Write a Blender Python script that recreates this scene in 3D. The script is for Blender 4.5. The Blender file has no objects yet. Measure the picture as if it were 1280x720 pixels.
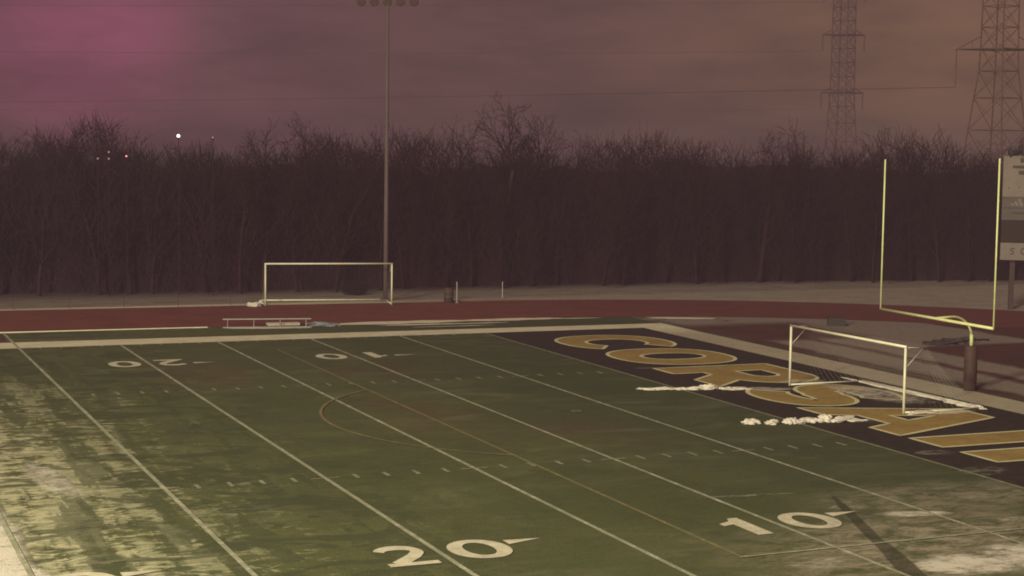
import bpy, bmesh, math, random
import numpy as np
from mathutils import Vector, Matrix, noise as mnoise
from mathutils.geometry import tessellate_polygon

random.seed(7)
rng = np.random.default_rng(11)
scene = bpy.context.scene
col = scene.collection
R = math.radians

# ------------------------------------------------------------------ helpers
def tag(o, label=None, cat=None, group=None, kind=None):
    if label: o['label'] = label
    if cat: o['category'] = cat
    if group: o['group'] = group
    if kind: o['kind'] = kind
    return o

def link(name, me, mat=None, parent=None):
    o = bpy.data.objects.new(name, me)
    col.objects.link(o)
    if mat: me.materials.append(mat)
    if parent: o.parent = parent
    return o

def empty(name, loc, rz=0):
    o = bpy.data.objects.new(name, None)
    o.empty_display_size = .3
    o.location = loc
    o.rotation_euler = (0, 0, rz)
    col.objects.link(o)
    return o

class MB:
    """collects shapes for ONE mesh object"""
    def __init__(s): s.v = []; s.f = []
    def box(s, cx, cy, cz, sx, sy, sz, rz=0):
        n = len(s.v); c, q = math.cos(rz), math.sin(rz)
        for dz in (-1, 1):
            for dx, dy in ((-1, -1), (1, -1), (1, 1), (-1, 1)):
                x, y = dx*sx/2, dy*sy/2
                s.v.append((cx+x*c-y*q, cy+x*q+y*c, cz+dz*sz/2))
        for f in ((3, 2, 1, 0), (4, 5, 6, 7), (0, 1, 5, 4), (1, 2, 6, 5), (2, 3, 7, 6), (3, 0, 4, 7)):
            s.f.append(tuple(n+i for i in f))
        return s
    def tube(s, pts, r, n=10, cap=True):
        pts = [Vector(p) for p in pts]
        rs = r if isinstance(r, (list, tuple)) else [r]*len(pts)
        base = len(s.v); up = None
        for i, p in enumerate(pts):
            t = (pts[min(i+1, len(pts)-1)]-pts[max(i-1, 0)]).normalized()
            if up is None:
                up = Vector((0, 0, 1)) if abs(t.z) < .9 else Vector((1, 0, 0))
            a = t.cross(up).normalized(); b = a.cross(t).normalized(); up = b
            for k in range(n):
                w = 2*math.pi*k/n
                s.v.append(tuple(p+a*math.cos(w)*rs[i]+b*math.sin(w)*rs[i]))
        for i in range(len(pts)-1):
            for k in range(n):
                j = (k+1) % n
                s.f.append((base+i*n+k, base+i*n+j, base+(i+1)*n+j, base+(i+1)*n+k))
        if cap:
            s.f.append(tuple(base+k for k in range(n))[::-1])
            s.f.append(tuple(base+(len(pts)-1)*n+k for k in range(n)))
        return s
    def poly(s, loops, z=0.):
        """filled flat polygon with holes, loops of (x, y)"""
        n = len(s.v)
        L = [[Vector((a[0], a[1], 0)) for a in lp] for lp in loops]
        flat = [a for lp in L for a in lp]
        for a in flat: s.v.append((a.x, a.y, z))
        for t in tessellate_polygon(L):
            a, b, c = (flat[i] for i in t)
            if (b-a).cross(c-a).z < 0: t = t[::-1]
            s.f.append(tuple(n+i for i in t))
        return s
    def strip(s, pts, w, z=0., closed=False):
        """flat ribbon along (x, y) points"""
        n = len(s.v); N = len(pts); P = [Vector((a[0], a[1])) for a in pts]
        for i in range(N):
            if closed: a, b = P[(i-1) % N], P[(i+1) % N]
            else: a, b = P[max(i-1, 0)], P[min(i+1, N-1)]
            t = (b-a).normalized(); m = Vector((-t.y, t.x))
            k = 1.0
            s.v.append((P[i].x+m.x*w/2*k, P[i].y+m.y*w/2*k, z))
            s.v.append((P[i].x-m.x*w/2*k, P[i].y-m.y*w/2*k, z))
        for i in range(N if closed else N-1):
            j = (i+1) % N
            s.f.append((n+2*i, n+2*i+1, n+2*j+1, n+2*j))
        return s
    def build(s, name, mat, parent=None, smooth=False):
        me = bpy.data.meshes.new(name)
        me.from_pydata(s.v, [], s.f); me.update()
        if smooth:
            me.shade_smooth()
        return link(name, me, mat, parent)

def np_mesh(name, V, F4, mat, parent=None):
    me = bpy.data.meshes.new(name)
    V = np.asarray(V, np.float32); F4 = np.asarray(F4, np.int32)
    me.vertices.add(len(V)); me.vertices.foreach_set('co', V.ravel())
    me.loops.add(F4.size); me.loops.foreach_set('vertex_index', F4.ravel())
    me.polygons.add(len(F4)); k = F4.shape[1]
    me.polygons.foreach_set('loop_start', np.arange(0, F4.size, k, dtype=np.int32))
    me.update(calc_edges=True); me.validate()
    return link(name, me, mat, parent)

# ------------------------------------------------------------------ node DSL
class NT:
    def __init__(s, name):
        s.m = bpy.data.materials.new(name); s.m.use_nodes = True
        s.t = s.m.node_tree; s.t.nodes.clear()
        s.out = s.t.nodes.new('ShaderNodeOutputMaterial')
        s.b = s.t.nodes.new('ShaderNodeBsdfPrincipled')
        s.t.links.new(s.b.outputs[0], s.out.inputs[0])
        g = s.t.nodes.new('ShaderNodeNewGeometry'); s.pos = g.outputs['Position']
        s.b.inputs['Specular IOR Level'].default_value = .15
        s.b.inputs['Roughness'].default_value = .8
    def put(s, sock, v):
        if hasattr(v, 'is_output'): s.t.links.new(v, sock)
        elif isinstance(v, (tuple, list)):
            sock.default_value = tuple(v)+(1.,) if len(sock.default_value) == 4 and len(v) == 3 else tuple(v)
        else: sock.default_value = v
    def math(s, op, a, b=0., clamp=False):
        n = s.t.nodes.new('ShaderNodeMath'); n.operation = op; n.use_clamp = clamp
        s.put(n.inputs[0], a); s.put(n.inputs[1], b); return n.outputs[0]
    def add(s, a, b): return s.math('ADD', a, b)
    def sub(s, a, b): return s.math('SUBTRACT', a, b)
    def mul(s, a, b): return s.math('MULTIPLY', a, b)
    def mx(s, a, b): return s.math('MAXIMUM', a, b)
    def smooth(s, x, a, b, lo=0., hi=1.):
        n = s.t.nodes.new('ShaderNodeMapRange'); n.interpolation_type = 'SMOOTHSTEP'
        s.put(n.inputs[0], x); n.inputs[1].default_value = a; n.inputs[2].default_value = b
        n.inputs[3].default_value = lo; n.inputs[4].default_value = hi
        return n.outputs[0]
    def xyz(s):
        if not hasattr(s, '_x'):
            n = s.t.nodes.new('ShaderNodeSeparateXYZ'); s.t.links.new(s.pos, n.inputs[0])
            s._x = n.outputs
        return s._x
    def mapped(s, scale, rot=0., loc=(0, 0, 0)):
        n = s.t.nodes.new('ShaderNodeMapping'); s.t.links.new(s.pos, n.inputs[0])
        n.inputs[1].default_value = loc; n.inputs[2].default_value = (0, 0, rot); n.inputs[3].default_value = scale
        return n.outputs[0]
    def noise(s, scale=(1, 1, 1), detail=4, rough=.6, rot=0., dist=0., loc=(0, 0, 0)):
        n = s.t.nodes.new('ShaderNodeTexNoise')
        s.t.links.new(s.mapped(scale, rot, loc), n.inputs['Vector'])
        n.inputs['Scale'].default_value = 1; n.inputs['Detail'].default_value = detail
        n.inputs['Roughness'].default_value = rough; n.inputs['Distortion'].default_value = dist
        return n.outputs['Fac']
    def mix(s, f, a, b):
        n = s.t.nodes.new('ShaderNodeMix'); n.data_type = 'RGBA'
        s.put(n.inputs[0], f); s.put(n.inputs[6], a); s.put(n.inputs[7], b)
        return n.outputs[2]
    def blob(s, cx, cy, rx, ry, rot=0.):
        """1 at the centre of an ellipse on the ground, 0 outside"""
        n = s.t.nodes.new('ShaderNodeVectorMath'); n.operation = 'SUBTRACT'
        s.t.links.new(s.pos, n.inputs[0]); n.inputs[1].default_value = (cx, cy, 0)
        r = s.t.nodes.new('ShaderNodeVectorRotate'); r.rotation_type = 'Z_AXIS'
        s.t.links.new(n.outputs[0], r.inputs['Vector']); r.inputs['Angle'].default_value = -rot
        v = s.t.nodes.new('ShaderNodeVectorMath'); v.operation = 'MULTIPLY'
        s.t.links.new(r.outputs[0], v.inputs[0]); v.inputs[1].default_value = (1/rx, 1/ry, 0)
        l = s.t.nodes.new('ShaderNodeVectorMath'); l.operation = 'LENGTH'
        s.t.links.new(v.outputs[0], l.inputs[0])
        return s.smooth(l.outputs['Value'], .35, 1.25, 1., 0.)
    def bump(s, h, strength=.4, dist=.03):
        n = s.t.nodes.new('ShaderNodeBump'); n.inputs['Strength'].default_value = strength
        n.inputs['Distance'].default_value = dist
        s.put(n.inputs['Height'], h); s.t.links.new(n.outputs[0], s.b.inputs['Normal'])
    def done(s, color, rough=None, metal=None):
        s.put(s.b.inputs['Base Color'], color)
        if rough is not None: s.put(s.b.inputs['Roughness'], rough)
        if metal is not None: s.put(s.b.inputs['Metallic'], metal)
        return s.m

SNOW = (.74, .69, .62)
# patches of old snow: cx, cy, rx, ry, rot, weight
PATCH = [(-28.4, -37, 1.7, 7.5, .02, .98), (-27.6, -43, 1.1, 6, .1, .92), (-25.6, -31, .9, 5, .1, .7),
         (-7.2, -47.9, 1.9, 1.4, 0, .88), (-10.4, -46.6, 1.5, .8, .2, .60), (-5.0, -47.8, 2.0, 2.0, .3, .82),
         (-5.0, -42.9, 1.7, .55, -.25, .74), (-2.6, -44.4, 1.6, .5, -.2, .62), (-1.5, -41.5, 2.5, .7, .1, .55),
         (-8.1, -39.4, 2.9, .20, -.12, .64), (-6.2, -41.6, 1.2, .5, 0, .6), (-13.5, -35.9, .9, 1.4, .3, .5),
         (-17.5, -20, 1.6, .6, 0, .3),
         (6.9, -24.2, 2.2, 4.6, .08, .72), (5.9, -20.3, 1.9, 1.0, .1, .72), (6.6, -28.8, 2.2, .9, 0, .8),
         (3.2, -21.6, 2.6, .8, -.3, .7), (2.5, -19.2, 1.8, .7, .1, .5), (2.9, -29.8, 1.6, .7, 0, .55),
         (1.2, -35.6, 1.5, .8, .1, .6), (1.5, -31.4, 1.0, 1.0, 0, .45), (0.6, -38.6, 2.0, 1.2, .2, .55),
         (1.6, -14.6, 1.1, .3, 0, .62), (1.0, -18.6, 1.3, .5, -.2, .5), (-5.6, -4.2, 1.1, .25, 0, .4)]

def snow_mask(n, lo=.40, hi=.72):
    """old thin snow: patches broken up by noise"""
    acc = None
    for cx, cy, rx, ry, rot, w in PATCH:
        b = n.mul(n.blob(cx, cy, rx, ry, rot), w)
        acc = b if acc is None else n.mx(acc, b)
    nz = n.noise((.8, 1.1, 1), 7, .74, dist=.8)
    fine = n.noise((2.6, 6.5, 1), 4, .7, rot=.2, dist=.4)
    v = n.mul(acc, n.add(n.mul(nz, .85), n.mul(fine, .70)))
    return n.smooth(v, lo, hi)

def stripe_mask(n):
    """the dark strip without snow near the ten yard number"""
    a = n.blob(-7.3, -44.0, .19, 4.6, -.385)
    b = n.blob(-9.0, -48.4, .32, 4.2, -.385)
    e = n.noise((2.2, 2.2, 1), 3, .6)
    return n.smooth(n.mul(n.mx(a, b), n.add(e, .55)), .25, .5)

def turf_color(n):
    x, y, z = n.xyz()
    big = n.noise((.11, .11, 1), 4, .6)
    mid = n.noise((.5, .35, 1), 5, .65, loc=(7, 3, 0))
    fine = n.noise((5, 9, 1), 3, .7)
    grit = n.noise((1.6, 3.4, 1), 5, .75, loc=(3, 9, 0))
    c = n.mix(n.smooth(big, .35, .68), (.090, .104, .043), (.122, .129, .052))
    c = n.mix(n.mul(n.smooth(mid, .42, .72), .5), c, (.060, .070, .040))
    brown = n.mx(n.mx(n.blob(-9, -12, 3.5, 3.5), n.blob(-11.8, -24, 2.6, 6)), n.mx(n.blob(-7.5, -29, 2.5, 4), n.blob(-17, -11, 3, 5)))
    c = n.mix(n.mul(n.mul(brown, n.smooth(mid, .3, .6)), .6), c, (.135, .085, .050))
    # turf colour darkened to the right, painting in the light's falloff
    c = n.mix(n.smooth(x, -17, 2, 0, .60), c, (.045, .058, .030))
    c = n.mix(n.mul(n.smooth(grit, .40, .75), .40), c, (.050, .060, .034))
    c = n.mix(n.mul(n.smooth(fine, .50, .8), .28), c, (.19, .20, .12))
    grain = n.noise((11, 16, 1), 2, .6)
    c = n.mix(n.smooth(grain, .35, .72, 0, .30), c, (.036, .044, .024))
    # frost to the left: ragged streaks with bare turf between
    g = n.smooth(x, -15.5, -28.0)
    gy = n.smooth(y, -2, -24, .40, 1.)
    s1 = n.noise((.36, .42, 1), 7, .72, dist=1.1)
    s2 = n.noise((1.3, .10, 1), 4, .6, rot=.07)
    s3 = n.noise((1.5, 3.4, 1), 5, .74, dist=.9)
    gg = n.mul(g, gy)
    f = n.add(n.add(n.mul(s1, .62), n.mul(s2, .78)), n.mul(s3, .62))
    fr = n.smooth(n.add(f, n.mul(gg, .36)), 1.22, 1.36)
    c = n.mix(n.mul(fr, n.add(n.mul(gg, .48), .06)), c, (.52, .51, .34))
    fr2 = n.smooth(n.add(s3, n.mul(gg, .16)), .62, .75)
    c = n.mix(n.mul(fr2, n.mul(gg, .48)), c, (.70, .65, .45))
    c = n.mix(n.mul(n.smooth(s3, .50, .36), n.mul(gg, .5)), c, (.075, .088, .045))
    th = n.smooth(n.noise((.22, .5, 1), 6, .72, loc=(31, 5, 0), dist=.7), .48, .78)
    c = n.mix(n.mul(th, .16), c, (.42, .40, .28))
    lr = n.mx(n.blob(-6.5, -46, 6.0, 3.8, .2), n.mul(n.blob(-3, -41.5, 4.5, 2.2), .7))
    lt = n.smooth(n.add(n.noise((.8, 1.6, 1), 6, .75, dist=.8, loc=(5, 5, 0)), n.mul(n.noise((4, 8, 1), 3, .7), .3)), .50, .82)
    c = n.mix(n.mul(n.mul(lr, lt), .62), c, (.50, .42, .34))
    # dark bare patches and wheel strips in the frost
    b1 = n.smooth(n.noise((.34, .55, 1), 5, .62, loc=(3, 40, 0), dist=1.0), .52, .56)
    b2 = n.smooth(n.noise((.9, .12, 1), 4, .6, loc=(13, 4, 0), rot=.08), .53, .56)
    bare = n.mul(n.mx(b1, n.mul(b2, n.smooth(s3, .42, .54))), n.smooth(x, -14, -20))
    c = n.mix(n.mul(bare, .72), c, (.058, .068, .036))
    return c

def ground_paint_mat(name, color, wear=.35, cover=.85, snow=True, var=.25, sharp=(.28, .5), dim_end=False):
    """paint on turf, worn so the turf shows through, with old snow over it"""
    n = NT(name)
    t = (.062, .072, .042)
    a = n.noise((2.6, 2.6, 1), 5, .7)
    f = n.noise((16, 16, 1), 3, .7)
    k = n.smooth(n.add(n.mul(a, .6), n.mul(f, .4)), sharp[0]+wear*.3, sharp[1]+wear*.3)
    k = n.mul(n.add(n.mul(k, wear), 1-wear), cover)
    v = n.noise((.6, .6, 1), 4, .6)
    cc = n.mix(n.mul(n.smooth(v, .35, .7), var), color, tuple(q*.45 for q in color))
    if dim_end:  # end line darkened in its colour, since the light falls off there
        x, y, z = n.xyz()
        cc = n.mix(n.mul(n.smooth(y, -.2, -4), .62), cc, (.26, .215, .165))
    c = n.mix(k, t, cc)
    if snow:
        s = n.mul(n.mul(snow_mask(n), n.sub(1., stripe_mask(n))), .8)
        c = n.mix(s, c, SNOW)
    return n.done(c, .85)

def plain(name, color, rough=.6, metal=0., var=.3, scale=2., spec=.3):
    n = NT(name)
    v = n.noise((scale,)*3, 5, .65)
    c = n.mix(n.mul(n.smooth(v, .35, .7), var), color, tuple(q*.5 for q in color))
    n.b.inputs['Specular IOR Level'].default_value = spec
    return n.done(c, rough, metal)

# ------------------------------------------------------------------ materials
n = NT('turf')
c = turf_color(n)
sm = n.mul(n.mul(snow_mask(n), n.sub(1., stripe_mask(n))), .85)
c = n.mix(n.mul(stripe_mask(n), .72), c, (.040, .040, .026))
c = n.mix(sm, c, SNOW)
n.bump(n.add(n.noise((25, 25, 25), 2, .6), n.mul(sm, 1.5)), .5, .04)
M_turf = n.done(c, .9)

n = NT('red_rubber')
v = n.noise((.5, .5, 1), 5, .65); w = n.noise((9, 9, 1), 3, .7)
c = n.mix(n.smooth(v, .35, .7), (.195, .062, .050), (.150, .050, .042))
c = n.mix(n.mul(n.smooth(w, .4, .8), .4), c, (.10, .04, .04))
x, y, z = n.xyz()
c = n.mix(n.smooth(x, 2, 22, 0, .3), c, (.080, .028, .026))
M_track = n.done(c, .9)

n = NT('infield_rubber')
x, y, z = n.xyz()
v = n.noise((.5, .5, 1), 5, .65)
base = n.mix(n.smooth(v, .35, .7), (.100, .040, .034), (.072, .034, .029))
# snow pushed into long strips parallel to the end line
def band(a, b, e=.35):
    nz = n.mul(n.sub(n.noise((.35, .35, 1), 5, .65, loc=(a, b, 0)), .5), 1.4)
    xx = n.add(x, nz)
    return n.mul(n.smooth(xx, a-e, a+e), n.smooth(xx, b-e, b+e, 1., 0.))
s = n.mx(n.mx(band(12.2, 14.6), band(15.4, 17.6)), n.mul(band(18.6, 23.4, .8), n.smooth(y, -9.5, -7.2)))
s = n.mx(s, n.mul(band(17.6, 25.5), n.smooth(y, -12.0, -11.0)))
top = n.mul(n.smooth(y, -1.2, 1.6), n.smooth(n.noise((.3, .7, 1), 4, .6), .3, .5))
dz = n.mul(n.mul(n.smooth(x, 11, 12.5), n.smooth(x, 19.5, 17.5)), n.mul(n.smooth(y, -8.2, -6.5), n.smooth(y, 1.2, -.2)))
s = n.mx(n.mul(s, n.sub(1., dz)), top)
rag = n.noise((.8, .8, 1), 6, .7, dist=.5)
s = n.mul(s, n.smooth(rag, .22, .40))
fin = n.noise((3, 5, 1), 4, .7)
snowc = n.mix(n.smooth(fin, .3, .75), (.30, .26, .225), (.20, .175, .145))
c = n.mix(n.mul(s, .85), base, snowc)
grassy = n.mul(n.smooth(x, 12.1, 11.5), n.smooth(n.noise((.7, .7, 1), 3, .6), .35, .55))
c = n.mix(n.mul(grassy, .8), c, (.07, .066, .045))
M_dzone = n.done(c, .9)

M_endzone = ground_paint_mat('endzone_paint', (.034, .019, .023), .3, .9, True)
M_gold = ground_paint_mat('gold_paint', (.39, .265, .088), .32, .97, True, .35)
M_line = ground_paint_mat('line_paint', (.72, .71, .54), .60, .86, False)
M_thin = ground_paint_mat('line_paint_thin', (.60, .59, .42), .6, .70, False)
M_soccer = ground_paint_mat('line_paint_faded', (.52, .41, .19), .6, .66, False)
M_num = ground_paint_mat('number_paint', (.74, .69, .55), .34, .92, False, .2)
M_border = ground_paint_mat('border_paint', (.78, .72, .54), .22, .95, False, .3, dim_end=True)
M_outline = ground_paint_mat('letter_outline', (.72, .68, .42), .22, .95, False)
M_team = ground_paint_mat('team_area_paint', (.12, .045, .045), .3, .85, False)

n = NT('rough_ground')
x, y, z = n.xyz()
v = n.noise((.45, .9, 1), 6, .68, dist=.4); w = n.noise((4, 7, 1), 4, .7)
g = n.mix(n.smooth(w, .3, .75), (.135, .108, .088), (.225, .185, .155))
s = n.smooth(n.add(v, n.mul(w, .3)), .46, .80)
edge = n.smooth(y, 19.2, 17.6)
c = n.mix(n.mul(s, .30), g, (.42, .37, .32))
c = n.mix(n.mul(n.mul(edge, n.smooth(w, .15, .5)), n.smooth(x, 8, -14, .15, 1.0)), c, (.74, .68, .54))
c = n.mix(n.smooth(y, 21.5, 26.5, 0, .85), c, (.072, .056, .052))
M_ground = n.done(c, .95)

n = NT('snow')
w = n.noise((7, 7, 7), 4, .65); v = n.noise((1.5, 1.5, 1.5), 4, .6)
c = n.mix(n.smooth(w, .3, .75), SNOW, (.62, .58, .51))
c = n.mix(n.mul(n.smooth(v, .5, .75), .4), c, (.30, .27, .22))
n.bump(w, .8, .08)
M_snow = n.done(c, .75)
n = NT('thin_snow')
w = n.noise((1.2, 2.6, 1), 5, .7); v = n.noise((6, 9, 1), 4, .6)
k = n.smooth(n.add(n.mul(w, .7), n.mul(v, .3)), .31, .47)
c = n.mix(k, (.075, .070, .052), (.70, .64, .50))
M_thinsnow = n.done(c, .85)

M_white = plain('white_steel', (.80, .79, .60), .4, 0, .3, 3, .5)
M_grey = plain('galvanised_steel', (.26, .23, .22), .5, .3, .4, 4)
M_alu = plain('aluminium', (.50, .48, .46), .45, .4, .3, 3)
M_yellow = plain('yellow_post_paint', (.72, .76, .38), .4, 0, .25, 3, .5)
M_pad = plain('maroon_pad', (.070, .040, .032), .7, 0, .5, 3)
M_net = plain('net_cord', (.42, .40, .36), .9, 0, .3, 5)
M_dark = plain('dark_plastic', (.045, .038, .036), .6, 0, .4, 5)
M_rust = plain('dark_barrel', (.075, .048, .042), .7, 0, .5, 6)
M_canvas = plain('white_canvas', (.62, .58, .50), .85, 0, .35, 5)
M_blue = plain('blue_tarp', (.20, .215, .24), .6, 0, .45, 3)
M_wire = plain('cable', (.075, .05, .05), .6)
M_tower = plain('haze_toned_lattice_steel', (.165, .105, .076), .8, 0, .4, .8)  # both tower colours pulled towards the sky, haze painted in
M_tower_far = plain('hazy_lattice_steel', (.135, .075, .056), .8, 0, .4, .8)
M_board = plain('scoreboard_face', (.235, .20, .175), .6, 0, .25, 1.2)
M_board2 = plain('scoreboard_grey_face', (.12, .108, .095), .6, 0, .3, 1.5)
M_board3 = plain('scoreboard_display', (.036, .024, .020), .4, 0, .3, 2)
M_letter = plain('scoreboard_print', (.085, .062, .050), .6, 0, .4, 3)
M_emblem = plain('scoreboard_emblem', (.24, .20, .17), .6, 0, .4, 3)
M_lens = plain('lamp_glass', (.10, .065, .062), .2, 0, .2, 3, .5)

n = NT('bark')
x, y, z = n.xyz()
v = n.noise((.9, .9, .5), 4, .6)
big = n.noise((.07, .07, .09), 3, .6)
c = n.mix(n.smooth(v, .35, .7), (.036, .0135, .015), (.026, .0105, .011))
c = n.mix(n.smooth(x, 4, -20, 0, .75), c, (.034, .017, .030))  # haze at the left painted into the bark as purple
c = n.mix(n.mul(n.smooth(x, 18, 45), .6), c, (.030, .015, .010))
c = n.mix(n.mul(n.smooth(big, .42, .7), .45), c, (.024, .014, .011))
M_bark = n.done(c, .95)
n = NT('pale_bark')
v = n.noise((2, 2, .5), 4, .6)
M_palebark = n.done(n.mix(n.smooth(v, .35, .7), (.050, .030, .028), (.034, .020, .020)), .95)

def emit(name, color, strength):
    n = NT(name)
    n.put(n.b.inputs['Base Color'], color)
    n.put(n.b.inputs['Emission Color'], color); n.b.inputs['Emission Strength'].default_value = strength
    return n.m

# ------------------------------------------------------------------ the ground and the field
def sheet(name, loops, z, mat):
    o = MB().poly(loops if isinstance(loops[0][0], (tuple, list)) else [loops], z).build(name, mat)
    return tag(o, kind='structure')

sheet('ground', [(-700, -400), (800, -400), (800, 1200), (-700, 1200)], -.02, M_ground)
sheet('turf', [(-75, -58), (13.5, -58), (13.5, 6.3), (-75, 6.3)], -.012, M_turf)

CX, CY = 4.5, -24.4
def arc(r, a0, a1, n=48, cx=CX, cy=CY):
    return [(cx+r*math.cos(R(a0+(a1-a0)*i/n)), cy+r*math.sin(R(a0+(a1-a0)*i/n))) for i in range(n+1)]
outer = [(-75, 19.4), (-21.8, 17.7), (-7.4, 17.25)]+arc(40.9, 92, -92)+[(-75, -66)]
inner = [(-75, 7.2), (-23, 6.5), (-6, 6.2)]+arc(30.6, 91, -91)+[(-75, -55.1)]
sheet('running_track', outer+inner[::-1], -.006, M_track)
dz = [(11.0, 5.4)]+[p for p in arc(30.5, 77.5, -77.5)]+[(11.0, -54)]
sheet('infield', dz, -.003, M_dzone)
# thin pale kerb along the inside of the track
kb = MB()
pts = [(-32, 6.6), (-23, 6.45), (-12.8, 6.15)]
for a, b in zip(pts, pts[1:]):
    L = math.dist(a, b); kb.box((a[0]+b[0])/2, (a[1]+b[1])/2, .02, L, .05, .04, math.atan2(b[1]-a[1], b[0]-a[0]))
tag(kb.build('track_kerb', M_white), kind='structure')

YD = .9144
# end zone
sheet('end_zone', [(0, -49), (9.05, -49), (9.05, 0), (0, 0)], -.007, M_endzone)
# white border
bd = MB().poly([[(-75, 2.6), (-23, 2.25), (11.05, 1.75), (11.05, -51), (9.05, -51), (9.05, -.05), (-75, -.05)]], -.002)
tag(bd.build('field_border', M_border), kind='structure')
sheet('team_area', [(-75, 6.1), (-23.05, 6.1), (-23.05, 2.35), (-75, 2.7)], -.005, M_team)

ln = MB()
for u in range(5, 55, 5):
    ln.strip([(-u*YD, 0 if u != 25 else 5.9), (-u*YD, -48.7)], .13 if u >= 15 else .12, .004)
tag(ln.build('yard_lines', M_line), kind='structure')
ln = MB()
ln.strip([(0, 0), (0, -48.7)], .12, .004)
for u in range(1, 50):
    x = -u*YD
    if u % 5:
        for yy in (-15.4, -33.4):
            ln.strip([(x, yy+.3), (x, yy-.3)], .12, .004)
        ln.strip([(x, -.15), (x, -.62)], .10, .004)
    else:
        for yy in (-15.4, -33.4):
            ln.strip([(x-.42, yy), (x-.075, yy)], .10, .004); ln.strip([(x+.075, yy), (x+.42, yy)], .10, .004)
tag(ln.build('hash_marks', M_thin), kind='structure')
ln = MB()
ln.strip([(-11.8, -3.9), (-11.8, -45.6)], .10, .008)
ln.strip(arc(9.15, 127, 233, 40, -6.3, -24.6), .11, .012)
ln.strip(arc(.14, 0, 360, 12, -6.3, -24.6), .16, .012)
tag(ln.build('soccer_lines', M_soccer), kind='structure')
tag(MB().strip([(-11.85, -45.55), (4.6, -45.2)], .10, .011).build('soccer_box_side_line', M_line), kind='structure')

# ---- glyphs: local (a, b), a = reading direction, b = up
def ell(cx, cy, rx, ry, n=36, e=2.0, a0=0, a1=360, closed=True):
    out = []
    N = n if closed else n+1
    for i in range(N):
        t = R(a0+(a1-a0)*i/n); c, s = math.cos(t), math.sin(t)
        out.append((cx+rx*math.copysign(abs(c)**(2/e), c), cy+ry*math.copysign(abs(s)**(2/e), s)))
    return out
def thick(spine, ws):
    L, Rr = [], []
    N = len(spine)
    for i in range(N):
        a, b = Vector(spine[max(i-1, 0)]), Vector(spine[min(i+1, N-1)])
        t = (b-a).normalized(); m = Vector((-t.y, t.x)); p = Vector(spine[i])
        w = ws[i] if isinstance(ws, list) else ws
        L.append(tuple(p+m*w/2)); Rr.append(tuple(p-m*w/2))
    return L+Rr[::-1]
def g_O(): return [[ell(.5, .5, .5, .5, 44, 2.35), ell(.5, .52, .19, .27, 32, 2.3)[::-1]]]
def g_C():
    o = ell(.52, .5, .52, .5, 44, 2.3, 38, 322, False)
    i = ell(.55, .5, .24, .27, 34, 2.2, 318, 40, False)
    return [[o+i]]
def g_R():
    o = [(0, 0), (.32, 0), (.32, .26), (.44, .26), (.66, 0), (1.02, 0), (.76, .31)]
    o += ell(.60, .655, .38, .345, 20, 2.3, -62, 90, False)+[(0, 1)]
    h = [(.32, .54)]+ell(.54, .655, .12, .115, 12, 2, -90, 90, False)+[(.32, .77)]
    return [[o, h[::-1]]]
def g_S():
    sp = ell(.5, .70, .33, .175, 22, 2.2, 25, 270, False)[:-1]+ell(.5, .315, .335, .18, 22, 2.2, 90, -155, False)
    sp = sp[:]
    return [[thick(sp, .285)]]
def g_A():
    return [[[(0, 0), (.27, 0), (.35, .20), (.65, .20), (.73, 0), (1, 0), (.66, 1), (.34, 1)],
             [(.41, .40), (.5, .68), (.59, .40)]]]
def g_I(): return [[[(0, 0), (1, 0), (1, 1), (0, 1)]]]
def d_0(): return [[ell(.5, .5, .5, .5, 40, 2.1), ell(.5, .5, .24, .335, 32, 2.1)[::-1]]]
def d_1(): return [[[(.36, 0), (.72, 0), (.72, 1), (.50, 1), (.40, .84), (.10, .74), (.10, .60), (.36, .66)]]]
def d_2():
    sp = ell(.5, .70, .36, .22, 18, 2.1, 165, -20, False)+[(.70, .46), (.45, .28), (.22, .12)]
    w = [.20]*6+[.22]*10+[.24]*(len(sp)-16)
    return [[thick(sp, w)], [[(.02, 0), (1, 0), (1, .15), (.02, .15)]]]
def d_3():
    sp = ell(.48, .74, .34, .18, 16, 2.1, 165, -90, False)[:-1]+ell(.48, .28, .38, .20, 18, 2.1, 90, -165, False)
    return [[thick(sp, .20)]]
def tri(): return [[[(0, 0), (1, .5), (0, 1)]]]

def place(mb, glyph, o, ax, bx, z):
    """o = lower-left corner, ax / bx = full width / height vectors on the ground"""
    loops_all = []
    for gi, loops in enumerate(glyph):
        W = [[(o[0]+a*ax[0]+b*bx[0], o[1]+a*ax[1]+b*bx[1]) for a, b in lp] for lp in loops]
        mb.poly(W, z+.002*gi); loops_all += W
    return loops_all

let, out = MB(), MB()
spec = [(g_C, -2.75, -8.35), (g_O, -8.55, -14.25), (g_R, -15.0, -20.6), (g_S, -21.3, -26.6),
        (g_A, -26.45, -32.75), (g_I, -33.3, -35.05), (g_R, -36.0, -41.5), (g_S, -42.0, -47.4)]
for i, (g, y0, y1) in enumerate(spec):
    for lp in place(let, g(), (1.85, y0), (0, y1-y0), (5.55, 0), .0015*i):
        # densify so the outline stays even
        P = []
        for a, b in zip(lp, lp[1:]+lp[:1]):
            k = max(1, int(math.dist(a, b)/.35))
            P += [(a[0]+(b[0]-a[0])*j/k, a[1]+(b[1]-a[1])*j/k) for j in range(k)]
        out.strip(P, .18, .014+.0015*i, True)
tag(let.build('end_zone_lettering', M_gold), kind='structure')
tag(out.build('lettering_outline', M_outline), kind='structure')

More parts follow.
